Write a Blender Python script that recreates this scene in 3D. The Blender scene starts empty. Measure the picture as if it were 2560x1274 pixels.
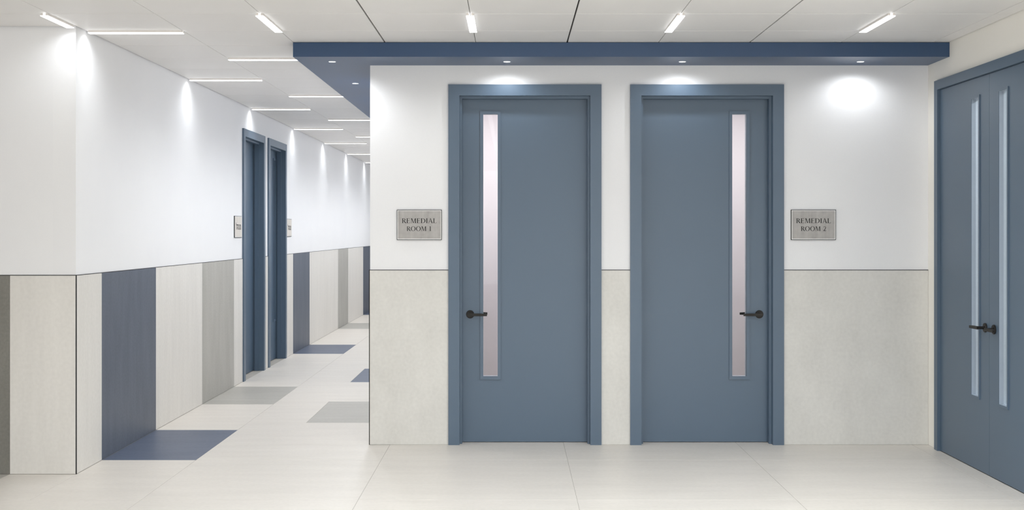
import bpy, math, random
from mathutils import Vector

random.seed(7)
scene = bpy.context.scene
COL = scene.collection
PI = math.pi

# ------------------------------------------------------------------ camera
EYE = 1.478                      # eye height in metres
FOCAL_PX = 3100.0                # focal length in pixels of the 2560 wide frame
cam_data = bpy.data.cameras.new('camera')
cam_data.sensor_fit = 'HORIZONTAL'
cam_data.sensor_width = 36.0
cam_data.lens = 36.0 * FOCAL_PX / 2560.0
cam_data.shift_x = -2.0 / 2560.0
cam_data.shift_y = -(637.0 - 579.0) / 2560.0
cam_data.clip_start = 0.05
cam_data.clip_end = 100
camera = bpy.data.objects.new('camera', cam_data)
camera.location = (0, 0, EYE)
camera.rotation_euler = (PI / 2, 0, 0)
COL.objects.link(camera)
scene.camera = camera

# ------------------------------------------------------------------ world, exposure
world = bpy.data.worlds.new('world')
scene.world = world
world.use_nodes = True
world.node_tree.nodes['Background'].inputs[0].default_value = (0.8, 0.85, 0.9, 1)
world.node_tree.nodes['Background'].inputs[1].default_value = 0.02
scene.view_settings.view_transform = 'Standard'
scene.view_settings.look = 'None'
scene.view_settings.exposure = 0.14
scene.view_settings.gamma = 1.0
scene.view_settings.use_curve_mapping = False
scene.cycles.diffuse_bounces = 6
scene.cycles.max_bounces = 8

# fill light added at a made-up window behind the viewer
rear_fill = bpy.data.lights.new('window_daylight', 'AREA')
rear_fill.shape = 'RECTANGLE'
rear_fill.size, rear_fill.size_y = 3.55, 1.9
rear_fill.energy = 75.0
rear_fill.color = (0.94, 0.97, 1.0)
rear_fill_o = bpy.data.objects.new('window_daylight', rear_fill)
rear_fill_o.location = (0.8, -3.42, 1.55)
rear_fill_o.rotation_euler = (PI / 2, 0, 0)
COL.objects.link(rear_fill_o)

HALL_FILL_W = 7.0            # watts per metre of the unseen fill lamps added above the hall
LAMP_W = 3.4           # watts per metre of the linear lamps
SPREAD = 152           # beam of the linear lamps in degrees
DOWN_W = 5.0
CORR_W = 36.0           # watts of each soffit downlight
ROOM_LAMP = 118.0       # lamps in the rooms behind the doors
STORE_LAMP = 120.0     # lamp in the room behind the double door

# ------------------------------------------------------------------ materials
def lin(c):
    c = c / 255.0
    return c / 12.92 if c <= 0.04045 else ((c + 0.055) / 1.055) ** 2.4

def rgb(r, g, b):
    return (lin(r), lin(g), lin(b), 1.0)

def base_mat(name):
    m = bpy.data.materials.new(name)
    m.use_nodes = True
    nt = m.node_tree
    return m, nt, nt.nodes['Principled BSDF']

def mat_mottled(name, c1, c2, rough, scale=(6, 6, 6), detail=3, bump=0.0, spec=0.5,
                metallic=0.0, fine=60.0, jitter=0.0, coat=0.0, coat_rough=0.2):
    """principled surface with two-scale noise between two colours"""
    m, nt, p = base_mat(name)
    tc = nt.nodes.new('ShaderNodeTexCoord')
    mp = nt.nodes.new('ShaderNodeMapping')
    mp.inputs['Scale'].default_value = scale
    n1 = nt.nodes.new('ShaderNodeTexNoise')
    n1.inputs['Scale'].default_value = 1.0
    n1.inputs['Detail'].default_value = detail
    n1.inputs['Roughness'].default_value = 0.62
    n2 = nt.nodes.new('ShaderNodeTexNoise')
    n2.inputs['Scale'].default_value = fine
    n2.inputs['Detail'].default_value = 1
    info = nt.nodes.new('ShaderNodeObjectInfo')
    off = nt.nodes.new('ShaderNodeVectorMath'); off.operation = 'MULTIPLY_ADD'
    comb = nt.nodes.new('ShaderNodeCombineXYZ')
    nt.links.new(info.outputs['Random'], comb.inputs[0])
    nt.links.new(info.outputs['Random'], comb.inputs[1])
    off.inputs[1].default_value = (37, 53, 11)
    nt.links.new(comb.outputs[0], off.inputs[0])
    nt.links.new(tc.outputs['Object'], off.inputs[2])
    nt.links.new(off.outputs[0], mp.inputs['Vector'])
    nt.links.new(mp.outputs['Vector'], n1.inputs['Vector'])
    nt.links.new(tc.outputs['Object'], n2.inputs['Vector'])
    mixn = nt.nodes.new('ShaderNodeMath'); mixn.operation = 'MULTIPLY_ADD'
    mixn.inputs[1].default_value = 0.35
    nt.links.new(n2.outputs['Fac'], mixn.inputs[0])
    sc_ = nt.nodes.new('ShaderNodeMath'); sc_.operation = 'MULTIPLY'
    sc_.inputs[1].default_value = 0.65
    nt.links.new(n1.outputs['Fac'], sc_.inputs[0])
    nt.links.new(sc_.outputs[0], mixn.inputs[2])
    ramp = nt.nodes.new('ShaderNodeValToRGB')
    ramp.color_ramp.elements[0].position = 0.32
    ramp.color_ramp.elements[1].position = 0.68
    ramp.color_ramp.elements[0].color = c1
    ramp.color_ramp.elements[1].color = c2
    nt.links.new(mixn.outputs[0], ramp.inputs['Fac'])
    out = ramp.outputs['Color']
    if jitter:
        hsv = nt.nodes.new('ShaderNodeHueSaturation')
        mr = nt.nodes.new('ShaderNodeMapRange')
        mr.inputs['To Min'].default_value = 1 - jitter
        mr.inputs['To Max'].default_value = 1 + jitter
        nt.links.new(info.outputs['Random'], mr.inputs['Value'])
        nt.links.new(mr.outputs['Result'], hsv.inputs['Value'])
        nt.links.new(out, hsv.inputs['Color'])
        out = hsv.outputs['Color']
    nt.links.new(out, p.inputs['Base Color'])
    p.inputs['Roughness'].default_value = rough
    p.inputs['Metallic'].default_value = metallic
    p.inputs['Specular IOR Level'].default_value = spec
    if coat:
        p.inputs['Coat Weight'].default_value = coat
        p.inputs['Coat IOR'].default_value = 2.0
        p.inputs['Coat Roughness'].default_value = coat_rough
    if bump:
        b = nt.nodes.new('ShaderNodeBump')
        b.inputs['Strength'].default_value = bump
        b.inputs['Distance'].default_value = 0.002
        nt.links.new(n2.outputs['Fac'], b.inputs['Height'])
        nt.links.new(b.outputs['Normal'], p.inputs['Normal'])
    return m

def mat_emit(name, color, strength):
    m = bpy.data.materials.new(name)
    m.use_nodes = True
    nt = m.node_tree
    nt.nodes.clear()
    e = nt.nodes.new('ShaderNodeEmission')
    e.inputs[0].default_value = color
    e.inputs[1].default_value = strength
    o = nt.nodes.new('ShaderNodeOutputMaterial')
    nt.links.new(e.outputs[0], o.inputs[0])
    return m

def mat_glass(name):
    m = bpy.data.materials.new(name)
    m.use_nodes = True
    nt = m.node_tree
    nt.nodes.clear()
    t = nt.nodes.new('ShaderNodeBsdfTransparent')
    t.inputs[0].default_value = (0.955, 0.965, 0.965, 1)
    g = nt.nodes.new('ShaderNodeBsdfGlossy')
    g.inputs['Roughness'].default_value = 0.02
    f = nt.nodes.new('ShaderNodeFresnel')
    geo = nt.nodes.new('ShaderNodeNewGeometry')
    ior = nt.nodes.new('ShaderNodeMapRange')          # the same reflectance on the way in and out
    ior.inputs['To Min'].default_value = 1.25
    ior.inputs['To Max'].default_value = 1 / 1.25
    nt.links.new(geo.outputs['Backfacing'], ior.inputs['Value'])
    nt.links.new(ior.outputs['Result'], f.inputs[0])
    mx = nt.nodes.new('ShaderNodeMixShader')
    o = nt.nodes.new('ShaderNodeOutputMaterial')
    nt.links.new(f.outputs[0], mx.inputs[0])
    nt.links.new(t.outputs[0], mx.inputs[1])
    nt.links.new(g.outputs[0], mx.inputs[2])
    nt.links.new(mx.outputs[0], o.inputs[0])
    return m

M = {}
M['white'] = mat_mottled('white_paint', rgb(232, 232, 234), rgb(236, 236, 237), 0.55, (1.2, 1.2, 1.2), bump=0.02, fine=220, spec=0.3)
M['warm_white'] = mat_mottled('warm_white_paint', rgb(245, 242, 234), rgb(248, 245, 238), 0.55, (1.2, 1.2, 1.2), bump=0.02, fine=220, spec=0.3)
M['ceiling'] = mat_mottled('ceiling_board', rgb(226, 224, 222), rgb(230, 228, 226), 0.5, (1.5, 1.5, 1.5), fine=150, spec=0.3, jitter=0.006)
M['plenum'] = mat_mottled('dark_plenum', rgb(60, 58, 56), rgb(72, 70, 68), 0.9)
M['tile_beige'] = mat_mottled('beige_stone_tile', rgb(213, 210, 205), rgb(224, 221, 216), 0.5, (9, 9, 1.1), detail=4, bump=0.05, spec=0.35, jitter=0.012, fine=45)
M['tile_hall'] = mat_mottled('greige_stone_tile', rgb(206, 204, 199), rgb(219, 217, 212), 0.5, (5, 5, 3), detail=4, bump=0.05, spec=0.35, jitter=0.006, fine=45)
M['tile_grey'] = mat_mottled('grey_stone_tile', rgb(164, 162, 156), rgb(182, 180, 174), 0.48, (7, 7, 1.6), detail=4, bump=0.05, spec=0.35, jitter=0.01)
M['tile_charcoal'] = mat_mottled('dark_grey_stone_tile', rgb(116, 114, 108), rgb(134, 132, 126), 0.48, (7, 7, 1.6), detail=4, bump=0.05, spec=0.35)
M['tile_blue'] = mat_mottled('slate_blue_stone_tile', rgb(79, 87, 102), rgb(97, 104, 118), 0.46, (7, 7, 1.6), detail=4, bump=0.05, spec=0.4, jitter=0.015)
M['floor_beige'] = mat_mottled('beige_floor_tile', rgb(208, 202, 194), rgb(218, 212, 204), 0.42, (1.4, 7, 4), detail=4, bump=0.02, spec=0.4, jitter=0.008, fine=40)
M['floor_grey'] = mat_mottled('grey_floor_tile', rgb(166, 163, 156), rgb(180, 177, 170), 0.42, (1.4, 7, 4), detail=4, bump=0.02, spec=0.4, jitter=0.01, fine=40)
M['floor_blue'] = mat_mottled('blue_floor_tile', rgb(76, 86, 107), rgb(92, 102, 122), 0.42, (2, 7, 4), detail=4, bump=0.02, spec=0.45, jitter=0.01, fine=40)
M['grout'] = mat_mottled('grout', rgb(168, 163, 155), rgb(180, 175, 167), 0.9)
M['door_blue'] = mat_mottled('blue_satin_door_paint', rgb(80, 99, 118), rgb(82, 101, 120), 0.40, (1, 1, 1), spec=0.65, fine=200, bump=0.01)
M['soffit_blue'] = mat_mottled('deep_blue_soffit_paint', rgb(33, 66, 103), rgb(35, 68, 105), 0.38, (1, 1, 1), spec=0.7, fine=200)
M['black'] = mat_mottled('black_metal_edge', rgb(20, 20, 21), rgb(27, 27, 28), 0.5, spec=0.3)
M['bronze'] = mat_mottled('dark_bronze_handle', rgb(31, 29, 27), rgb(40, 37, 34), 0.45, (40, 40, 40), metallic=0.3, spec=0.4)
M['steel'] = mat_mottled('brushed_sign_plate', rgb(158, 155, 152), rgb(178, 175, 172), 0.42, (26, 26, 1.2), detail=4, metallic=0.15, spec=0.4, fine=30)
M['pale_plate'] = mat_mottled('pale_sign_plate', rgb(206, 200, 192), rgb(220, 214, 206), 0.45, (26, 26, 1.2), detail=4, spec=0.4, fine=30)
M['pale_edge'] = mat_mottled('light_metal_border', rgb(222, 222, 220), rgb(230, 230, 228), 0.35, metallic=0.2)
M['ink'] = mat_mottled('black_lettering', rgb(14, 14, 15), rgb(20, 20, 21), 0.5, spec=0.3)
M['lamp_rail'] = mat_mottled('white_lamp_rail', rgb(214, 209, 204), rgb(222, 217, 212), 0.4)
M['lamp_ring'] = mat_mottled('white_lamp_ring', rgb(236, 236, 236), rgb(242, 242, 242), 0.4)
M['lamp_lens'] = mat_emit('lamp_diffuser', (0.97, 0.985, 1.0, 1), 4.0)
M['down_lens'] = mat_emit('downlight_lens', (1.0, 0.985, 0.97, 1), 6.0)
M['room_lens'] = mat_emit('room_lamp_diffuser', (1.0, 0.97, 0.98, 1), ROOM_LAMP)
M['store_lens'] = mat_emit('store_lamp_diffuser', (0.93, 0.97, 1.0, 1), STORE_LAMP)
M['liner'] = mat_mottled('pale_glazing_liner', rgb(210, 221, 230), rgb(216, 227, 236), 0.35)  # blue reveal behind the pane, strong room light painted into its colour
M['liner_front'] = mat_mottled('grey_blue_glazing_liner', rgb(156, 168, 181), rgb(160, 172, 185), 0.35)  # blue reveal before the pane, lightened in colour for the light on it
for k_ in ('lamp_lens', 'down_lens'):      # their light is carried by the lamp beneath the lens
    M[k_].cycles.emission_sampling = 'NONE'
M['glass'] = mat_glass('clear_pane')
M['room_wall'] = mat_mottled('room_wall_paint', rgb(226, 222, 224), rgb(230, 226, 228), 0.6)
M['room_floor'] = mat_mottled('room_floor_vinyl', rgb(150, 146, 140), rgb(160, 156, 150), 0.5)

# ------------------------------------------------------------------ mesh helpers
class MB:
    """collects shapes that become ONE mesh object"""
    def __init__(self):
        self.v, self.f, self.mi = [], [], []

    def add(self, verts, faces):
        o = len(self.v)
        self.v += [tuple(p) for p in verts]
        self.f += [tuple(i + o for i in f) for f in faces]

    def box(self, x0, x1, y0, y1, z0, z1):
        x0, x1 = sorted((x0, x1)); y0, y1 = sorted((y0, y1)); z0, z1 = sorted((z0, z1))
        self.add([(x0, y0, z0), (x1, y0, z0), (x1, y1, z0), (x0, y1, z0),
                  (x0, y0, z1), (x1, y0, z1), (x1, y1, z1), (x0, y1, z1)],
                 [(0, 3, 2, 1), (4, 5, 6, 7), (0, 1, 5, 4), (1, 2, 6, 5), (2, 3, 7, 6), (3, 0, 4, 7)])
        return self

    def cbox(self, x0, x1, y0, y1, z0, z1, b):
        """box with all edges chamfered by b (24 vertices)"""
        lo = [min(x0, x1), min(y0, y1), min(z0, z1)]
        hi = [max(x0, x1), max(y0, y1), max(z0, z1)]
        b = min(b, min(hi[i] - lo[i] for i in range(3)) * 0.45)
        vs, idx = [], {}
        for sx in (0, 1):
            for sy in (0, 1):
                for sz in (0, 1):
                    s = (sx, sy, sz)
                    for ax in range(3):
                        p = []
                        for i in range(3):
                            e = hi[i] if s[i] else lo[i]
                            if i != ax:
                                e += -b if s[i] else b
                            p.append(e)
                        idx[(s, ax)] = len(vs)
                        vs.append(p)
        fs = []
        c = Vector([(lo[i] + hi[i]) / 2 for i in range(3)])
        def face(ids):
            a = [Vector(vs[i]) for i in ids]
            n = (a[1] - a[0]).cross(a[2] - a[0])
            ctr = sum(a, Vector()) / len(a)
            if n.dot(ctr - c) < 0:
                ids = ids[::-1]
            fs.append(tuple(ids))
        for ax in range(3):
            o1, o2 = [i for i in range(3) if i != ax]
            for side in (0, 1):
                ids = []
                for (a, d) in ((0, 0), (1, 0), (1, 1), (0, 1)):
                    s = [0, 0, 0]; s[ax] = side; s[o1] = a; s[o2] = d
                    ids.append(idx[(tuple(s), ax)])
                face(ids)
            for a in (0, 1):
                for d in (0, 1):
                    s0 = [0, 0, 0]; s0[o1] = a; s0[o2] = d
                    s1 = list(s0); s1[ax] = 1
                    s0, s1 = tuple(s0), tuple(s1)
                    face([idx[(s0, o1)], idx[(s1, o1)], idx[(s1, o2)], idx[(s0, o2)]])
        for sx in (0, 1):
            for sy in (0, 1):
                for sz in (0, 1):
                    s = (sx, sy, sz)
                    face([idx[(s, 0)], idx[(s, 1)], idx[(s, 2)]])
        self.add(vs, fs)
        return self

    def prism(self, pts, d0, d1, to3):
        """polygon pts (u, v) between depths d0 and d1; to3(u, v, d) gives the point"""
        n = len(pts)
        area = sum(pts[i][0] * pts[(i + 1) % n][1] - pts[(i + 1) % n][0] * pts[i][1] for i in range(n))
        if area < 0:
            pts = pts[::-1]
        vs = [to3(u, v, d0) for u, v in pts] + [to3(u, v, d1) for u, v in pts]
        fs = [tuple(range(n)), tuple(range(2 * n - 1, n - 1, -1))]
        for i in range(n):
            j = (i + 1) % n
            fs.append((i, n + i, n + j, j))
        self.add(vs, fs)
        return self

    def disc_y(self, cx, cz, prof, seg=28):
        """solid of revolution about the y axis; prof = [(y, r), ...]"""
        vs, fs = [], []
        for (y, r) in prof:
            for k in range(seg):
                a = 2 * PI * k / seg
                vs.append((cx + r * math.cos(a), y, cz + r * math.sin(a)))
        for i in range(len(prof) - 1):
            for k in range(seg):
                q = (k + 1) % seg
                fs.append((i * seg + k, (i + 1) * seg + k, (i + 1) * seg + q, i * seg + q))
        fs.append(tuple(range(seg)))
        fs.append(tuple((len(prof) - 1) * seg + k for k in reversed(range(seg))))
        self.add(vs, fs)
        return self

    def disc_z(self, prof, seg=28, cap=True):
        vs, fs = [], []
        for (z, r) in prof:
            for k in range(seg):
                a = 2 * PI * k / seg
                vs.append((r * math.cos(a), r * math.sin(a), z))
        for i in range(len(prof) - 1):
            for k in range(seg):
                q = (k + 1) % seg
                fs.append((i * seg + k, i * seg + q, (i + 1) * seg + q, (i + 1) * seg + k))
        if cap:
            fs.append(tuple(reversed(range(seg))))
            fs.append(tuple((len(prof) - 1) * seg + k for k in range(seg)))
        self.add(vs, fs)
        return self

    def mesh(self, name, mat):
        me = bpy.data.meshes.new(name)
        me.from_pydata(self.v, [], self.f)
        me.validate()
        me.materials.append(M[mat])
        return me

    def build(self, name, mat, parent=None, smooth=False, recalc=False):
        me = self.mesh(name, mat)
        if recalc:
            import bmesh
            bm = bmesh.new(); bm.from_mesh(me)
            bmesh.ops.recalc_face_normals(bm, faces=bm.faces)
            bm.to_mesh(me); bm.free()
        if smooth:
            for p in me.polygons:
                p.use_smooth = len(p.vertices) == 4
        o = bpy.data.objects.new(name, me)
        COL.objects.link(o)
        if parent is not None:
            o.parent = parent
        return o

def tag(o, label, cat, group=None, kind=None):
    o['label'] = label
    o['category'] = cat
    if group:
        o['group'] = group
    if kind:
        o['kind'] = kind
    return o

def empty(name, loc=(0, 0, 0), rz=0.0):
    o = bpy.data.objects.new(name, None)
    o.empty_display_size = 0.1
    o.location = loc
    o.rotation_euler = (0, 0, rz)
    COL.objects.link(o)
    return o

def copy_tree(o, parent=None):
    c = o.copy()
    COL.objects.link(c)
    c.parent = parent
    for ch in list(o.children):
        copy_tree(ch, c)
    return c

# ------------------------------------------------------------------ main dimensions
XL = -2.663        # corridor's left wall (tile face)
XC = -0.994        # corner between back wall and corridor
XR = 2.885         # right wall
YR = 7.567         # return wall left of the corridor (tile face)
YB = 8.611         # back wall with the two doors (tile face)
CEIL = 2.730
SOF_Z = 2.633      # underside of the blue soffit
SOF_Y = 8.190      # front of the soffit
SOF_X = -1.452     # its corridor side
YE = 27.0          # end of the corridor
YN = -3.5          # wall behind the camera
XF = -5.10         # far left side of the hall
WAIN = 1.2145      # height of the tiled dado
PT = 0.005         # tiles stand this much proud of the plaster

# ------------------------------------------------------------------ floor: slab of grout, one object per tile
fl = MB()
fl.box(XF - .15, XR + .15, YN - .15, 8.80, -0.12, -0.0012)
fl.box(XL - .15, XC + .1, 8.80, YE + .15, -0.12, -0.0012)
floor = tag(fl.build('floor', 'grout'), 'pale beige stone tiled floor with a few blue and grey tiles', 'floor', kind='structure')

G = 0.0014
def floor_tile(x0, x1, y0, y1, mat='floor_beige'):
    cx, cy = (x0 + x1) / 2, (y0 + y1) / 2
    mb = MB().cbox(x0 - cx + G, x1 - cx - G, y0 - cy + G, y1 - cy - G, -0.008, 0.0, 0.0006)
    o = mb.build('floor_tile', mat, floor)
    o.location = (cx, cy, 0)
    if mat == 'floor_grey':
        o['label'] = 'grey stone floor tile'
    if mat == 'floor_blue':
        o['label'] = 'slate blue stone floor tile'
    return o

XJ = [-2.053, -0.853, 0.355, 1.565, 2.772, XR]
# the hall rows in view
for (y0, y1) in ((5.64, 6.84), (6.84, 8.035)):
    for a, b in zip(XJ[:-1], XJ[1:]):
        floor_tile(a, b, y0, y1)
floor_tile(XL, -2.053, 6.84, 8.035)
floor_tile(-3.07, XL, 6.84, YR)
floor_tile(-4.28, -3.07, 6.84, YR, 'floor_grey')
floor_tile(XF, -4.28, 6.84, YR)
for a, b in ((XF, -4.46), (-4.46, -3.26), (-3.26, -2.053)):
    floor_tile(a, b, 5.64, 6.84)
for a, b in zip(XJ[1:-1], XJ[2:]):
    floor_tile(a, b, 8.035, 8.76)
# left strip of the corridor
for (y0, y1, m) in ((8.035, 9.255, 'floor_blue'), (9.255, 10.633, 'floor_beige'), (10.633, 11.845, 'floor_grey'),
                    (11.845, 13.44, 'floor_beige'), (13.44, 15.03, 'floor_beige'), (15.03, 16.25, 'floor_blue'),
                    (16.25, 17.55, 'floor_beige'), (17.55, 18.90, 'floor_beige'), (18.90, 20.08, 'floor_grey'),
                    (20.08, 22.07, 'floor_beige'), (22.07, 23.28, 'floor_blue'), (23.28, 24.6, 'floor_beige'),
                    (24.6, 25.8, 'floor_grey'), (25.8, YE, 'floor_beige')):
    floor_tile(XL, -2.053, y0, y1, m)
# rest of the corridor: plain wide tiles, and coloured tiles against the right wall
floor_tile(-2.053, -0.853, 8.035, YB)
for (y0, y1, m) in ((YB, 9.606, None), (9.606, 10.806, 'floor_grey'), (10.806, 12.2, None), (12.2, 13.4, 'floor_blue'),
                    (13.4, 15.0, None), (15.0, 16.6, None), (16.6, 17.8, 'floor_grey'), (17.8, 19.2, None),
                    (19.2, 20.4, 'floor_blue'), (20.4, 22.0, None), (22.0, 23.6, None), (23.6, 25.2, None), (25.2, YE, None)):
    if m:
        floor_tile(-2.053, -1.60, y0, y1)
        floor_tile(-1.60, XC, y0, y1, m)
    else:
        floor_tile(-2.053, XC, y0, y1)
# the part of the hall nearer than the picture's lower edge
nb = MB()
y1 = 5.64
while y1 > YN:
    y0 = max(y1 - 1.2, YN)
    for a, b in ((XF, -4.46), (-4.46, -3.26), (-3.26, -2.053)) + tuple(zip(XJ[:-1], XJ[1:])):
        nb.box(a + G, b - G, y0 + G, y1 - G, -0.008, 0)
    y1 -= 1.2
near_tiles = nb.build('near_floor_tiles', 'floor_beige', floor)
near_tiles['kind'] = 'stuff'

# ------------------------------------------------------------------ ceiling: dark plenum, one object per panel
cl = MB()
cl.box(XF - .15, XR + .15, YN - .15, 8.80, CEIL + 0.016, CEIL + 0.12)
cl.box(XL - .15, XC + .1, 8.80, YE + .15, CEIL + 0.016, CEIL + 0.12)
ceiling = tag(cl.build('ceiling', 'plenum'), 'suspended ceiling of square off white panels with thin joints', 'ceiling', kind='structure')

MOD = 0.605
XG = [-5.080, -4.475, -3.870, -3.265, -2.660, -2.057, -1.452, -0.847, -0.245, 0.360, 0.965, 1.569, 2.172, 2.775]
WIDE = {-0.847, 0.360, 1.569}
YG0 = 7.126
_pm = {}
def ceiling_panel(x0, x1, y0, y1):
    g0 = 0.0045 if x0 in WIDE else 0.0017
    g1 = 0.0045 if x1 in WIDE else 0.0017
    a, b = x0 + g0, x1 - g1
    c, d = y0 + 0.0035, y1 - 0.0035
    key = (round(b - a, 4), round(d - c, 4))
    if key not in _pm:
        w, h = key
        _pm[key] = MB().cbox(-w / 2, w / 2, -h / 2, h / 2, 0, 0.012, 0.0012).mesh('ceiling_panel', 'ceiling')
    o = bpy.data.objects.new('ceiling_panel', _pm[key])
    COL.objects.link(o)
    o.parent = ceiling
    o.location = ((a + b) / 2, (c + d) / 2, CEIL)

rows = [(YG0 - MOD * 2, YG0 - MOD), (YG0 - MOD, YG0), (YG0, YG0 + MOD), (YG0 + MOD, YG0 + 2 * MOD)]
cols = list(zip(XG[:-1], XG[1:])) + [(2.775, XR - 0.003)]
for i, (y0, y1) in enumerate(rows):
    for (x0, x1) in cols:
        ya, yb = y0, y1
        if x1 < XL + 0.02 and yb > YR:
            yb = YR - 0.004
            if ya >= yb:
                continue
        ceiling_panel(x0, x1, ya, yb)
y0 = YG0 + 2 * MOD
while y0 < YE:
    y1 = min(y0 + MOD, YE)
    ceiling_panel(-2.660, -2.057, y0, y1)
    ceiling_panel(-2.057, -1.452, y0, y1)
    y0 += MOD
nb = MB()
y1 = YG0 - 2 * MOD
while y1 > YN:
    y0 = max(y1 - MOD, YN)
    for (x0, x1) in cols:
        nb.box(x0 + .002, x1 - .002, y0 + .0015, y1 - .0015, CEIL, CEIL + 0.012)
    y1 -= MOD
o = nb.build('near_ceiling_panels', 'ceiling', ceiling)
o['kind'] = 'stuff'

# ------------------------------------------------------------------ walls
def wall(name, boxes, mat, label):
    mb = MB()
    for b in boxes:
        mb.box(*b)
    return tag(mb.build(name, mat), label, 'wall', kind='structure')

H = CEIL + 0.012
PB = YB + PT       # plaster face of the back wall
PL = XL - PT       # plaster face of the corridor's left wall
PR = YR + PT       # plaster face of the return wall

D1 = (-0.447, 0.615)    # outer casing of the two doors in the back wall
D2 = (0.815, 1.881)
INS = 0.045             # opening is this much inside the casing
DH = 2.499
wall_back = wall('wall_back', [
    (XC + 0.0025, D1[0] + INS, PB, PB + .14, 0, H),
    (D1[1] - INS, D2[0] + INS, PB, PB + .14, 0, H),
    (D2[1] - INS, XR, PB, PB + .14, 0, H),
    (D1[0] + INS, D1[1] - INS, PB, PB + .14, DH - INS, H),
    (D2[0] + INS, D2[1] - INS, PB, PB + .14, DH - INS, H)], 'white',
    'white back wall with two blue doors above a greige tile dado')

L1 = (12.225, 13.285)   # doors in the corridor's left wall
L2 = (13.485, 14.545)
wall_left = wall('wall_left', [
    (PL - .14, PL, PR, L1[0] + INS, 0, H),
    (PL - .14, PL, L1[1] - INS, L2[0] + INS, 0, H),
    (PL - .14, PL, L2[1] - INS, YE, 0, H),
    (PL - .14, PL, L1[0] + INS, L1[1] - INS, DH - INS, H),
    (PL - .14, PL, L2[0] + INS, L2[1] - INS, DH - INS, H)], 'white',
    'long white corridor wall on the left with striped tile dado')

wall_return = wall('wall_left_return', [(XF, PL - .14, PR, PR + .14, 0, H)], 'white',
                   'short white wall at the far left facing the viewer')

R0, R1 = 8.434, 6.577   # outer casing of the double door, far and near
RI = 0.035
RH = 2.500
wall_right = wall('wall_right', [
    (XR, XR + .14, R0 - RI, PB + .14, 0, H),
    (XR, XR + .14, YN, R1 + RI, 0, H),
    (XR, XR + .14, R1 + RI, R0 - RI, RH - RI, H)], 'warm_white',
    'warm white side wall on the right holding the double door')
wall_corr = wall('wall_corridor_right', [(XC + 0.0025, XC + .10, PB + .14, YE, 0, H)], 'white',
                 'corridor wall on the right, hidden round the corner')
wall('wall_corridor_end', [(PL - .14, XC + .1, YE, YE + .12, 0, H)], 'white', 'white wall closing the far end of the corridor')
wall('wall_rear', [(XF, XR + .14, YN - .12, YN, 0, .55), (XF, XR + .14, YN - .12, YN, 2.55, H),
                   (XF, -1.05, YN - .12, YN, .55, 2.55), (2.65, XR + .14, YN - .12, YN, .55, 2.55)], 'white', 'white wall with a wide window behind the viewer')
wall('wall_far_left', [(XF - .12, XF, YN - .12, PR + .14, 0, H)], 'white', 'plain white wall at the far left side of the hall')

win = tag(empty('window_1', (-1.05, YN - .12, .55)), 'wide white framed window behind the viewer', 'window', kind='structure')  # unseen window, added to house the rear fill light
fr = MB()
fr.box(0, 3.7, .02, .08, 0, .05); fr.box(0, 3.7, .02, .08, 1.95, 2.0)
for q in range(4):
    fr.box(q * 1.2167, q * 1.2167 + .05, .02, .08, .05, 1.95)
fr.build('window_frame', 'lamp_ring', win)
for q in range(3):
    MB().box(q * 1.2167 + .05, (q + 1) * 1.2167, .045, .053, .05, 1.95).build('pane', 'glass', win)

# tiled dado: one object per tile
TG = 0.0009
def dado_y(parent, x_face, y0, y1, mat, sgn=1):
    """tile on a wall whose face looks along sgn * x"""
    cy = (y0 + y1) / 2
    o = MB().cbox(-sgn * (PT + .004), 0, y0 - cy + TG, y1 - cy - TG, 0.001, WAIN - .004, 0.0007).build('wall_tile', mat, parent)
    o.location = (x_face, cy, 0)
    if mat == 'tile_blue':
        o['label'] = 'slate blue wall tile'
    if mat == 'tile_grey':
        o['label'] = 'grey wall tile'
    return o

def dado_x(parent, y_face, x0, x1, mat):
    cx = (x0 + x1) / 2
    o = MB().cbox(x0 - cx + TG, x1 - cx - TG, 0, PT + .004, 0.001, WAIN - .004, 0.0007).build('wall_tile', mat, parent)
    o.location = (cx, y_face, 0)
    if mat == 'tile_charcoal':
        o['label'] = 'dark grey wall tile'
    return o

def edge_strip(parent, *box):
    return MB().cbox(*box, 0.0006).build('edge_trim', 'black', parent)

for (y0, y1, m) in ((YR + .004, 8.035, 'tile_beige'), (8.035, 9.255, 'tile_blue'), (9.255, 10.633, 'tile_beige'),
                    (10.633, 11.845, 'tile_grey'), (11.845, L1[0] + .01, 'tile_beige'), (L1[1] - .01, L2[0] + .01, 'tile_beige'),
                    (L2[1] - .01, 15.03, 'tile_beige'), (15.03, 16.25, 'tile_blue'), (16.25, 18.90, 'tile_beige'),
                    (18.90, 20.06, 'tile_grey'), (20.06, 22.07, 'tile_beige'), (22.07, 23.28, 'tile_blue'),
                    (23.28, 24.6, 'tile_beige'), (24.6, 25.8, 'tile_grey'), (25.8, YE, 'tile_beige')):
    dado_y(wall_left, XL, y0, y1, m)
for (y0, y1) in ((YR, L1[0] + .005), (L1[1] - .005, L2[0] + .005), (L2[1] - .005, YE)):
    edge_strip(wall_left, PL - .002, XL + .0008, y0, y1, WAIN - .0035, WAIN)
edge_strip(wall_left, XL - .004, XL + .0015, YR - .0015, YR + .004, 0.0, WAIN + .0005)

dado_x(wall_return, YR, -3.07, XL - .004, 'tile_beige')
dado_x(wall_return, YR, -4.28, -3.07, 'tile_charcoal')
dado_x(wall_return, YR, XF, -4.28, 'tile_beige')
edge_strip(wall_return, XF, XL, YR - .0008, PR + .002, WAIN - .0035, WAIN)

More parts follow.
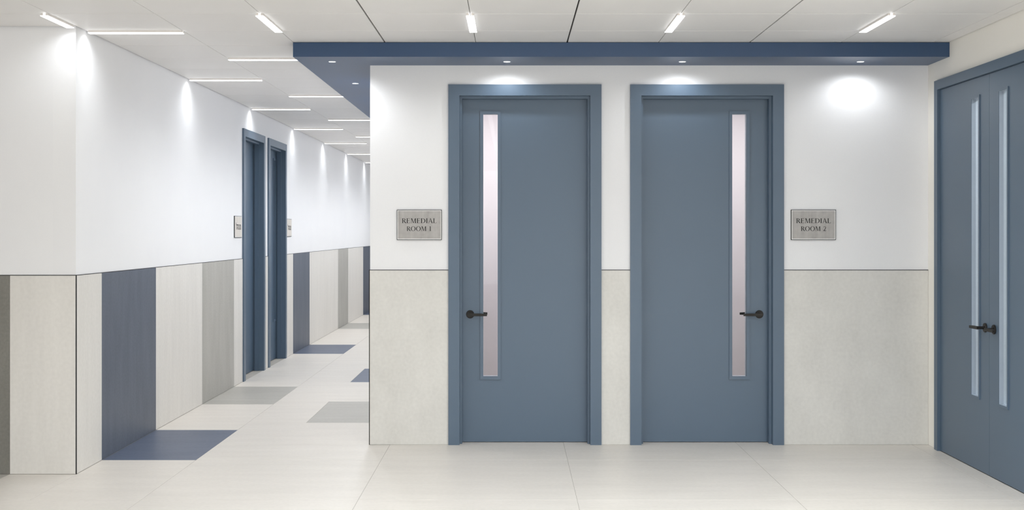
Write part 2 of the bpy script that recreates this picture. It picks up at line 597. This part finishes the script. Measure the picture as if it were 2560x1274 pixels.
for (x0, x1) in ((XC, D1[0] + .01), (D1[1] - .01, D2[0] + .01), (D2[1] - .01, XR)):
    dado_x(wall_back, YB, x0, x1, 'tile_hall')
for (x0, x1) in ((XC, D1[0] + .005), (D1[1] - .005, D2[0] + .005), (D2[1] - .005, XR)):
    edge_strip(wall_back, x0, x1, YB - .0008, PB + .002, WAIN - .0035, WAIN)
edge_strip(wall_back, XC - .0045, XC + .001, YB - .0008, YB + .006, 0.0, WAIN + .0005)
for (y0, y1, m) in ((YB + .006, 9.606, 'tile_beige'), (9.606, 10.806, 'tile_grey'), (10.806, 12.2, 'tile_beige'),
                    (12.2, 13.4, 'tile_blue'), (13.4, 15.0, 'tile_beige'), (15.0, 16.6, 'tile_beige'), (16.6, 17.8, 'tile_grey'),
                    (17.8, 19.2, 'tile_beige'), (19.2, 20.4, 'tile_blue'), (20.4, 22.0, 'tile_beige'), (22.0, YE, 'tile_beige')):
    dado_y(wall_corr, XC - .0025, y0, y1, m, -1)
edge_strip(wall_corr, XC - .0035, XC + .004, YB + .006, YE, WAIN - .0035, WAIN)

# ------------------------------------------------------------------ blue soffit over the doors, turning into the corridor
sf = MB()
L = [(SOF_X, SOF_Y), (XR - .001, SOF_Y), (XR - .001, PB), (XC + .0025, PB), (XC + .0025, YE), (SOF_X, YE)]
sf.prism(L, CEIL - .003, SOF_Z, lambda u, v, d: (u, v, d))
soffit = tag(sf.build('ceiling_soffit', 'soffit_blue', recalc=True),
             'deep blue dropped soffit running above the doors and down the corridor', 'soffit', kind='structure')

# ------------------------------------------------------------------ doors
def u_shape(x0, x1, w, ztop, wtop, y0, y1):
    mb = MB()
    mb.box(x0, x0 + w, y0, y1, 0, ztop)
    mb.box(x1 - w, x1, y0, y1, 0, ztop)
    mb.box(x0 + w, x1 - w, y0, y1, ztop - wtop, ztop)
    return mb

def u_outline(x0, x1, w, ztop, wtop, y0, y1):
    """one clean U profile (no seams) extruded in y"""
    pts = [(x0, 0), (x0 + w, 0), (x0 + w, ztop - wtop), (x1 - w, ztop - wtop), (x1 - w, 0), (x1, 0), (x1, ztop), (x0, ztop)]
    mb = MB()
    mb.prism(pts, y0, y1, lambda u, v, d: (u, d, v))
    return mb

def ring(x0, x1, z0, z1, w, y0, y1, mb=None):
    mb = mb or MB()
    o = [(x0, z0), (x1, z0), (x1, z1), (x0, z1)]
    i = [(x0 + w, z0 + w), (x1 - w, z0 + w), (x1 - w, z1 - w), (x0 + w, z1 - w)]
    vs = [(a, y0, b) for a, b in o] + [(a, y0, b) for a, b in i] + [(a, y1, b) for a, b in o] + [(a, y1, b) for a, b in i]
    fs = []
    for k in range(4):
        q = (k + 1) % 4
        fs += [(k, q, 4 + q, 4 + k), (8 + k, 12 + k, 12 + q, 8 + q), (k, 8 + k, 8 + q, q), (4 + k, 4 + q, 12 + q, 12 + k)]
    mb.add(vs, fs)
    return mb

def holed_leaf(x0, x1, z0, z1, y0, y1, hole):
    mb = MB()
    if hole is None:
        mb.cbox(x0, x1, y0, y1, z0, z1, 0.0015)
        return mb
    a, b, c, d = hole
    for y, flip in ((y0, False), (y1, True)):
        vs = [(x0, y, z0), (x1, y, z0), (x1, y, z1), (x0, y, z1), (a, y, c), (b, y, c), (b, y, d), (a, y, d)]
        fs = [(0, 1, 5, 4), (1, 2, 6, 5), (2, 3, 7, 6), (3, 0, 4, 7)]
        mb.add(vs, [f[::-1] for f in fs] if flip else fs)
    o = 0
    E = [(0, 1), (1, 2), (2, 3), (3, 0)]
    for (p, q) in E:
        mb.f.append((p, p + 8, q + 8, q))
        mb.f.append((p + 4, q + 4, q + 12, p + 12))
    return mb

def lever_handle(parent, cx, cz, y_face, out, toward):
    """out = -1 for the side facing the viewer, +1 for the far side; toward = +1/-1 lever direction in x"""
    r = MB().disc_y(cx, cz, [(y_face, .0285), (y_face + out * .007, .0285), (y_face + out * .0095, .026)], 32)
    r.build('rosette', 'bronze', parent, recalc=True)
    lv = MB()
    lv.disc_y(cx, cz, [(y_face + out * .008, .0092), (y_face + out * .052, .0092)], 20)
    # flat bar, slightly tapering and dropping back to the door at its tip
    yb = y_face + out * .046
    ye = y_face + out * .058
    t = toward
    pts = [(cx - t * .012, cz - .0095), (cx + t * .075, cz - .0105), (cx + t * .119, cz - .0095),
           (cx + t * .119, cz + .0065), (cx + t * .075, cz + .0085), (cx - t * .012, cz + .0095)]
    lv.prism(pts, yb, ye, lambda u, v, d: (u, d, v))
    lv.build('lever', 'bronze', parent, recalc=True)

def vision_panel(leaf, x0, x1, z0, z1, yf, yb, proud=0.010, w=0.021, front='door_blue'):
    mb = ring(x0, x1, z0, z1, w, yf - proud, yf + 0.012)
    ring(x0, x1, z0, z1, w, yb - 0.012, yb + proud, mb)
    mb.build('window_frame', 'door_blue', leaf, recalc=True)
    # lining between the two beads; pale colours carry painted room and hall light
    ym = (yf + yb) / 2
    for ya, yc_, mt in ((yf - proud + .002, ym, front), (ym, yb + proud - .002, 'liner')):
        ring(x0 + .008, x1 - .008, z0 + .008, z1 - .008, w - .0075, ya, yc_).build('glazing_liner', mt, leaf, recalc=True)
    g = MB().box(x0 + w - .002, x1 - w + .002, (yf + yb) / 2 - .003, (yf + yb) / 2 + .003, z0 + w - .002, z1 - w + .002)
    p = g.build('pane', 'glass', leaf)
    p['label'] = 'narrow clear glass pane'

def single_door(name, loc, rz, W, label, win=None, handle=None, mirror_hinge=False, cas=0.077):
    """local x along the wall, y into the wall, z up; origin at the casing's outer left foot on the wall plane"""
    d = tag(empty(name, loc, rz), label, 'door', kind='structure')
    p = 0.019
    c = u_outline(0, W, cas, DH, cas, -p, 0.0).build('casing', 'door_blue', d, recalc=True)
    j = u_outline(INS, W - INS, cas - INS, DH - INS, cas - INS, 0.0, 0.140).build('jamb', 'door_blue', d, recalc=True)
    s = u_outline(cas, W - cas, 0.0165, DH - cas, 0.0165, 0.032, 0.080).build('door_stop', 'door_blue', d, recalc=True)
    x0, x1, z0, z1 = cas + .003, W - cas - .003, .004, DH - cas - .003
    yf, yb = 0.096, 0.140
    hole = None
    if win:
        hole = (win[0] + .008, win[1] - .008, win[2] + .008, win[3] - .008)
    leaf = holed_leaf(x0, x1, z0, z1, yf, yb, hole).build('leaf', 'door_blue', d, recalc=True)
    if win:
        vision_panel(leaf, win[0], win[1], win[2], win[3], yf, yb)
    if handle:
        hx, hz, toward = handle
        lever_handle(leaf, hx, hz, yf, -1, toward)
        lever_handle(leaf, hx, hz, yb, 1, toward)
    return d

WZ0, WZ1 = 0.442, 2.325
single_door('door_1', (D1[0], PB, 0), 0, D1[1] - D1[0],
            'blue door left of centre, beside the first room sign, pane at its left',
            win=(-0.2295 - D1[0], -0.0845 - D1[0], WZ0, WZ1), handle=(-0.2993 - D1[0], 0.899, 1))
single_door('door_2', (D2[0], PB, 0), 0, D2[1] - D2[0],
            'blue door right of centre, beside the second room sign, pane at its right',
            win=(1.519 - D2[0], 1.662 - D2[0], WZ0, WZ1), handle=(1.731 - D2[0], 0.899, -1))
single_door('door_3', (PL, L1[0], 0), PI / 2, L1[1] - L1[0],
            'nearer plain blue door in the corridor wall, seen edge on', win=None,
            handle=(0.148, 0.899, 1))
single_door('door_4', (PL, L2[0], 0), PI / 2, L2[1] - L2[0],
            'farther blue door in the corridor wall, with a narrow glazed slit',
            win=(0.797, 0.942, WZ0, WZ1), handle=(0.148, 0.899, 1))

# double door in the right wall: local x runs from the far jamb towards the viewer
dd = tag(empty('door_5', (XR, R0, 0), -PI / 2), 'blue double door with two glazed slits in the right wall', 'door', kind='structure')
WD = R0 - R1
u_outline(0, WD, .063, RH, .063, -.020, 0.0).build('casing', 'door_blue', dd, recalc=True)
u_outline(RI, WD - RI, .063 - RI, RH - RI, .063 - RI, 0.0, .120).build('jamb', 'door_blue', dd, recalc=True)
u_outline(.063, WD - .063, .018, RH - .063, .018, 0.048, .090).build('door_stop', 'door_blue', dd, recalc=True)
mid = R0 - 7.507
for k, (a, b, w0, w1, hx, tw) in enumerate(((.065, mid - .0012, R0 - 7.802, R0 - 7.655, R0 - 7.566, -1),
                                            (mid + .0012, WD - .065, R0 - 7.360, R0 - 7.213, R0 - 7.428, 1))):
    hole = (w0 + .008, w1 - .008, WZ0 + .008, WZ1 - .008)
    lf = holed_leaf(a, b, .004, RH - .066, 0.0, .044, hole).build('leaf', 'door_blue', dd, recalc=True)
    lf['label'] = ('far leaf of the double door', 'near leaf of the double door')[k]
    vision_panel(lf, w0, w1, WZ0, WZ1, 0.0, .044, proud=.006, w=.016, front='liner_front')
    lever_handle(lf, hx, 0.893, 0.0, -1, tw)
    lever_handle(lf, hx, 0.893, .044, 1, tw)

# ------------------------------------------------------------------ rooms behind the doors (seen through the panes)
def room(name, x0, x1, y0, y1, label, fmat='room_floor', wmat='room_wall', skip=(), top=2.73):
    r = tag(empty(name, (x0, y0, 0)), label, 'room', kind='structure')
    w, h, t = x1 - x0, y1 - y0, .06
    MB().box(0, w, 0, h, -.05, 0).build('room_floor', fmat, r)
    MB().box(0, w, 0, h, top, top + .05).build('room_ceiling', wmat, r)
    sides = {'left': (0, t, 0, h), 'right': (w - t, w, 0, h), 'back': (0, w, h - t, h), 'front': (0, w, 0, t)}
    for k, b in sides.items():
        if k not in skip:
            MB().box(*b, 0, top).build('room_wall', wmat, r)
    return r

RB = PB + .142
room('room_behind_door_1', XC + .10, 0.70, RB, RB + 2.8, 'small bright room glimpsed through the pane of the left blue door', skip=('front',))
room('room_behind_door_2', 0.72, XR, RB, RB + 2.8, 'small bright room glimpsed through the pane of the right blue door', skip=('front',))
room('room_behind_double_door', XR + .142, XR + 2.6, 5.9, 9.3, 'bright space glimpsed through the slits of the double door', skip=('left',))
room('room_behind_corridor_doors', PL - 2.4, PL - .142, 11.9, 15.0, 'dim room behind the glazed slit in the corridor', skip=('right',))

# ------------------------------------------------------------------ lamps
RAIL_H = 0.014
def linear_lamp(length=0.585, lens='lamp_lens', watts=LAMP_W, tint=(0.925, 0.963, 1.0)):
    """along local y, hanging from local z = 0"""
    r = empty('linear_ceiling_lamp')
    h = length / 2
    for s in (-1, 1):
        MB().cbox(s * .007, s * .021, -h, h, -RAIL_H, 0, .0008).build('rail', 'lamp_rail', r)
    MB().box(-.0225, .0225, -h - .001, h + .001, -RAIL_H - .003, -RAIL_H).build('diffuser', lens, r)
    if watts:
        ld = bpy.data.lights.new('lamp_beam', 'AREA')
        ld.shape = 'RECTANGLE'
        ld.size, ld.size_y = .040, length - .01
        ld.energy = watts * length
        ld.spread = math.radians(SPREAD)
        ld.color = tint
        lo = bpy.data.objects.new('lamp_beam', ld)
        COL.objects.link(lo)
        lo.parent = r
        lo.location = (0, 0, -RAIL_H - .0036)
    return r

proto = linear_lamp()
lamp_used = [False]
def place_lamp(x, y, label, group, along_x=False):
    o = copy_tree(proto) if lamp_used[0] else proto
    lamp_used[0] = True
    o.location = (x, y, CEIL)
    o.rotation_euler = (0, 0, PI / 2 if along_x else 0)
    return tag(o, label, 'ceiling lamp', group)

yc = (7.105 + 7.700) / 2
for x, lab in ((-1.452, 'slim linear ceiling lamp just above the left end of the blue soffit'),
               (-0.245, 'slim linear ceiling lamp in front of the soffit, above the left blue door'),
               (0.965, 'slim linear ceiling lamp in front of the soffit, above the right blue door'),
               (2.172, 'slim linear ceiling lamp in front of the soffit, nearest the double door')):
    place_lamp(x, yc, lab, 'linear lamps in front of the soffit')
short = linear_lamp(0.42, watts=LAMP_W * .7)
short.location = (-2.685, 7.105 + .21, CEIL)
tag(short, 'slim linear ceiling lamp ending at the white corner on the far left', 'ceiling lamp', 'linear lamps in front of the soffit')

ordn = ['first', 'second', 'third', 'fourth', 'fifth', 'sixth', 'seventh', 'eighth']
for k in range(8):
    place_lamp(-2.3485, YG0 + MOD + 4 * MOD * k, f'{ordn[k]} crosswise linear lamp along the corridor wall, counted from the viewer',
               'crosswise lamps along the corridor wall', True)
for k in range(7):
    place_lamp(-1.7545, YG0 + 3 * MOD + 4 * MOD * k, f'{ordn[k]} crosswise linear lamp beside the soffit in the corridor, counted from the viewer',
               'crosswise lamps beside the soffit', True)
hall_fill_proto = linear_lamp(7.25, watts=HALL_FILL_W, tint=(0.88, 0.945, 1.0))  # unseen lamp lines added to brighten the hall and back wall
proto, lamp_used = hall_fill_proto, [False]
for x, lab in ((-1.452, 'leftmost long lamp line over the near hall, out of the picture'),
               (-0.245, 'second long lamp line from the left over the near hall'),
               (0.965, 'third long lamp line from the left over the near hall'),
               (1.569, 'fourth long lamp line from the left over the near hall'),
               (2.172, 'long lamp line over the near hall closest to the right wall')):
    place_lamp(x, 2.255, lab, 'long lamp lines above the hall out of view')

# lamps in the rooms behind the doors
for (x, y, ax, ln, lens, lab) in ((-0.1, RB + 1.75, True, 1.3, 'room_lens', 'ceiling lamp in the room behind the left blue door'),
                                  (1.75, RB + 1.75, True, 1.3, 'room_lens', 'ceiling lamp in the room behind the right blue door'),
                                  (XR + .75, 7.5, False, 1.5, 'store_lens', 'ceiling lamp in the room behind the double door')):
    o = linear_lamp(ln, lens, 0)
    o.location = (x, y, 2.729)
    o.rotation_euler = (0, 0, PI / 2 if ax else 0)
    tag(o, lab, 'ceiling lamp', 'lamps in the rooms behind the doors')

# recessed downlights in the soffit
dl_mesh_ring = MB()
seg = 28
for (z, r) in ((0.0, .0255), (-.0015, .0262), (-.002, .0245), (-.0005, .0215)):
    dl_mesh_ring.v += [(r * math.cos(2 * PI * k / seg), r * math.sin(2 * PI * k / seg), z) for k in range(seg)]
for i in range(3):
    for k in range(seg):
        q = (k + 1) % seg
        dl_mesh_ring.f.append((i * seg + k, i * seg + q, (i + 1) * seg + q, (i + 1) * seg + k))
ring_me = dl_mesh_ring.mesh('trim_ring', 'lamp_ring')
lens_me = MB().disc_z([(-.0004, .022), (-.0010, .0215)], seg).mesh('lens', 'down_lens')
def downlight(x, y, label, group, watts=DOWN_W):
    r = empty('recessed_downlight', (x, y, SOF_Z - .0002))
    for nm, me in (('trim_ring', ring_me), ('lens', lens_me)):
        o = bpy.data.objects.new(nm, me); COL.objects.link(o); o.parent = r
    ld = bpy.data.lights.new('downlight_bulb', 'SPOT')
    ld.energy = watts
    ld.color = (0.94, 0.97, 1.0)
    ld.spot_size = math.radians(165)
    ld.spot_blend = 0.7
    ld.shadow_soft_size = 0.024
    lo = bpy.data.objects.new('downlight_bulb', ld); COL.objects.link(lo); lo.parent = r
    lo.location = (0, 0, -.026)
    return tag(r, label, 'downlight', group)

for x, lab in ((-1.227, 'round recessed downlight at the soffit corner over the corridor entrance'),
               (-0.040, 'round recessed downlight in the soffit above the left blue door'),
               (1.152, 'round recessed downlight in the soffit above the right blue door'),
               (2.362, 'round recessed downlight in the soffit above the wall beside the double door')):
    downlight(x, 8.425, lab, 'downlights in the soffit', CORR_W * .4 if x < -1 else DOWN_W)
downlight(-1.226, 9.66, 'round recessed downlight in the corridor arm of the soffit, second from its corner', 'downlights in the soffit', CORR_W)
for k in range(2, 13):
    downlight(-1.226, 8.425 + 1.235 * k, 'round recessed downlight in the corridor soffit beyond the corner', 'downlights hidden in the corridor', CORR_W)

# ------------------------------------------------------------------ room signs
def rect(x0, x1, y0, y1):
    return [(x0, y0), (x1, y0), (x1, y1), (x0, y1)]

def arc_quads(cx, cy, rxo, ryo, rxi, ryi, a0, a1, n=14, icx=None):
    """band between two ellipses as quads"""
    icx = cx if icx is None else icx
    out = []
    for k in range(n):
        t0 = math.radians(a0 + (a1 - a0) * k / n)
        t1 = math.radians(a0 + (a1 - a0) * (k + 1) / n)
        out.append([(cx + rxo * math.cos(t0), cy + ryo * math.sin(t0)), (cx + rxo * math.cos(t1), cy + ryo * math.sin(t1)),
                    (icx + rxi * math.cos(t1), cy + ryi * math.sin(t1)), (icx + rxi * math.cos(t0), cy + ryi * math.sin(t0))])
    return out

TH, TN, SF = 0.135, 0.05, 0.04      # thick stroke, thin stroke, serif
def stem(x, top=True, bottom=True, w=TH, s=.07):
    p = [rect(x, x + w, 0, 1)]
    if top: p.append(rect(x - s, x + w + s, 1 - SF, 1))
    if bottom: p.append(rect(x - s, x + w + s, 0, SF))
    return p

GLYPH = {
    'I': (0.30, stem(.08)),
    'L': (0.62, stem(.08) + [rect(.2, .60, 0, TN), [(.56, TN), (.60, TN), (.62, .20), (.59, .20)]]),
    'E': (0.64, stem(.08) + [rect(.2, .57, 1 - TN, 1), rect(.2, .50, .49, .49 + TN), rect(.2, .59, 0, TN),
                              [(.53, 1 - TN), (.57, 1 - TN), (.58, .82), (.55, .82)], [(.47, .40), (.50, .40), (.50, .64), (.47, .64)],
                              [(.55, TN), (.59, TN), (.62, .20), (.59, .20)]]),
    'D': (0.86, stem(.08, s=.06) + arc_quads(.30, .5, .52, .5, .38, .45, -90, 90) + [rect(.2, .31, 1 - TN, 1), rect(.2, .31, 0, TN)]),
    'R': (0.72, stem(.08) + arc_quads(.30, .74, .30, .26, .17, .21, -90, 90, 10) + [rect(.2, .31, .95, 1), rect(.2, .31, .48, .53),
                              [(.28, .50), (.43, .50), (.74, 0.0), (.57, 0.0)], rect(.55, .80, 0, SF)]),
    'M': (1.02, [[(.12, 0), (.17, 0), (.20, 1), (.15, 1)], rect(.04, .26, 0, SF), rect(.04, .22, 1 - SF, 1),
                 [(.14, 1), (.29, 1), (.55, .06), (.48, .0)], [(.48, 0), (.54, .0), (.85, 1), (.79, 1)],
                 [(.79, 1), (.92, 1), (.94, 0), (.80, 0)], rect(.72, 1.02, 0, SF), rect(.86, .99, 1 - SF, 1)]),
    'A': (0.80, [[(.08, 0), (.135, 0), (.43, .98), (.38, 1.0)], [(.36, 1.02), (.44, 1.02), (.78, 0), (.63, 0)],
                 rect(.19, .61, .32, .32 + TN), rect(.0, .24, 0, SF), rect(.55, .84, 0, SF)]),
    'O': (0.94, arc_quads(.47, .5, .44, .52, .30, .47, 0, 360, 28)),
    '1': (0.42, [rect(.17, .30, 0, 1), [(.17, 1), (.30, 1), (.17, .90), (.05, .86)], rect(.07, .40, 0, SF)]),
    '2': (0.58, arc_quads(.27, .70, .25, .30, .15, .25, -25, 155, 12) +
                [[(.40, .60), (.50, .58), (.22, .10), (.06, .04)], [(.04, 0), (.50, 0), (.56, .20), (.52, .20), (.47, .10), (.06, .10)]]),
    ' ': (0.42, []),
}

HEB = {   # drawn right to left; widths in cap heights
    'lamed': (0.62, [[(.02, 1.30), (.17, 1.34), (.20, .98), (.08, .98)], rect(.06, .58, .82, 1.0), [(.42, .86), (.60, .86), (.38, 0), (.17, 0)]]),
    'he': (0.72, [rect(.02, .68, .80, 1.0), rect(.50, .68, 0, .84), rect(.06, .23, 0, .56)]),
    'nun': (0.46, [rect(.12, .40, .80, 1.0), rect(.24, .42, .05, .84), rect(.02, .42, 0, .18)]),
    'mem': (0.80, [[(.04, 1.0), (.20, 1.0), (.36, .70), (.22, .66)], [(.30, .80), (.36, 1.0), (.58, 1.0), (.70, .92), (.74, .72), (.56, .68), (.50, .80)],
                   [(.56, .74), (.74, .74), (.78, .0), (.60, .0)], rect(.36, .76, 0, .18), [(.20, .84), (.32, .76), (.16, 0), (.0, .0)]]),
}

def text_polys(line, glyphs, x0, x1, y0, y1, gap):
    """polygons of each letter of a line fitted into the box (baseline y0, cap height y1)"""
    wsum = sum(glyphs[c][0] for c in line) + gap * (len(line) - 1)
    sx, sy = (x1 - x0) / wsum, (y1 - y0)
    out, x = [], 0.0
    for c in line:
        w, polys = glyphs[c]
        for p in polys:
            if p is polys[0]:
                out.append([])
            out[-1].append([(x0 + (x + u) * sx, y0 + v * sy) for u, v in p])
        x += w + gap
    return out

SW, SH = 0.311, 0.2095
def room_sign(loc, rz, label, lines, plate, group='door signs', thick=.011):
    """local x to the right for the reader, y into the wall, z up; origin bottom left on the wall"""
    s = tag(empty('room_sign', loc, rz), label, 'sign', group)
    MB().box(0, SW, -thick, 0, 0, SH).build('backing', 'black', s)
    e = .0036
    ring(e, SW - e, e, SH - e, .0042, -thick - .0012, -thick).build('border', 'pale_edge', s, recalc=True)
    e2 = e + .004
    MB().box(e2, SW - e2, -thick - .0010, -thick, e2, SH - e2).build('face_plate', plate, s)
    for (line, glyphs, x0, x1, y0, y1, gap) in lines:
        for polys in text_polys(line, glyphs, x0, x1, y0, y1, gap):
            mb = MB()
            for p in polys:
                mb.prism(p, -thick - .0018, -thick - .0010, lambda u, v, d: (u, d, v))
            mb.build('letter', 'ink', s, recalc=True)
    return s

S1X, SZ = -0.8050, 1.4215
k = 1 / 360.5
for (px, num, lab) in ((992.0, '1', 'grey wall plate reading REMEDIAL ROOM 1, left of a blue door'),
                       (1978.2, '2', 'grey wall plate reading REMEDIAL ROOM 2, right of a blue door')):
    sx = (px - 1282) * k
    off = 0.0
    w2 = 61.5 if num == '1' else 63.2
    room_sign((sx, PB, SZ), 0, lab,
              [(list('REMEDIAL'), GLYPH, 12.6 * k, 99.4 * k, 42.0 * k, 53.8 * k, .06),
               (list('ROOM ' + num), GLYPH, 24.6 * k, (24.6 + w2) * k, 22.4 * k, 33.8 * k, .04)], 'steel')
heb_line = [(['lamed', 'he', 'nun', 'mem'], HEB, .052, .262, .078, .128, .10)]
room_sign((PL, 11.862, SZ), PI / 2, 'pale plate with a black Hebrew word, on the near side of the corridor doors', heb_line, 'pale_plate', thick=.008)
room_sign((PL, 14.602, SZ), PI / 2, 'pale plate with a black Hebrew word, just past the farther corridor door', heb_line, 'pale_plate', thick=.008)
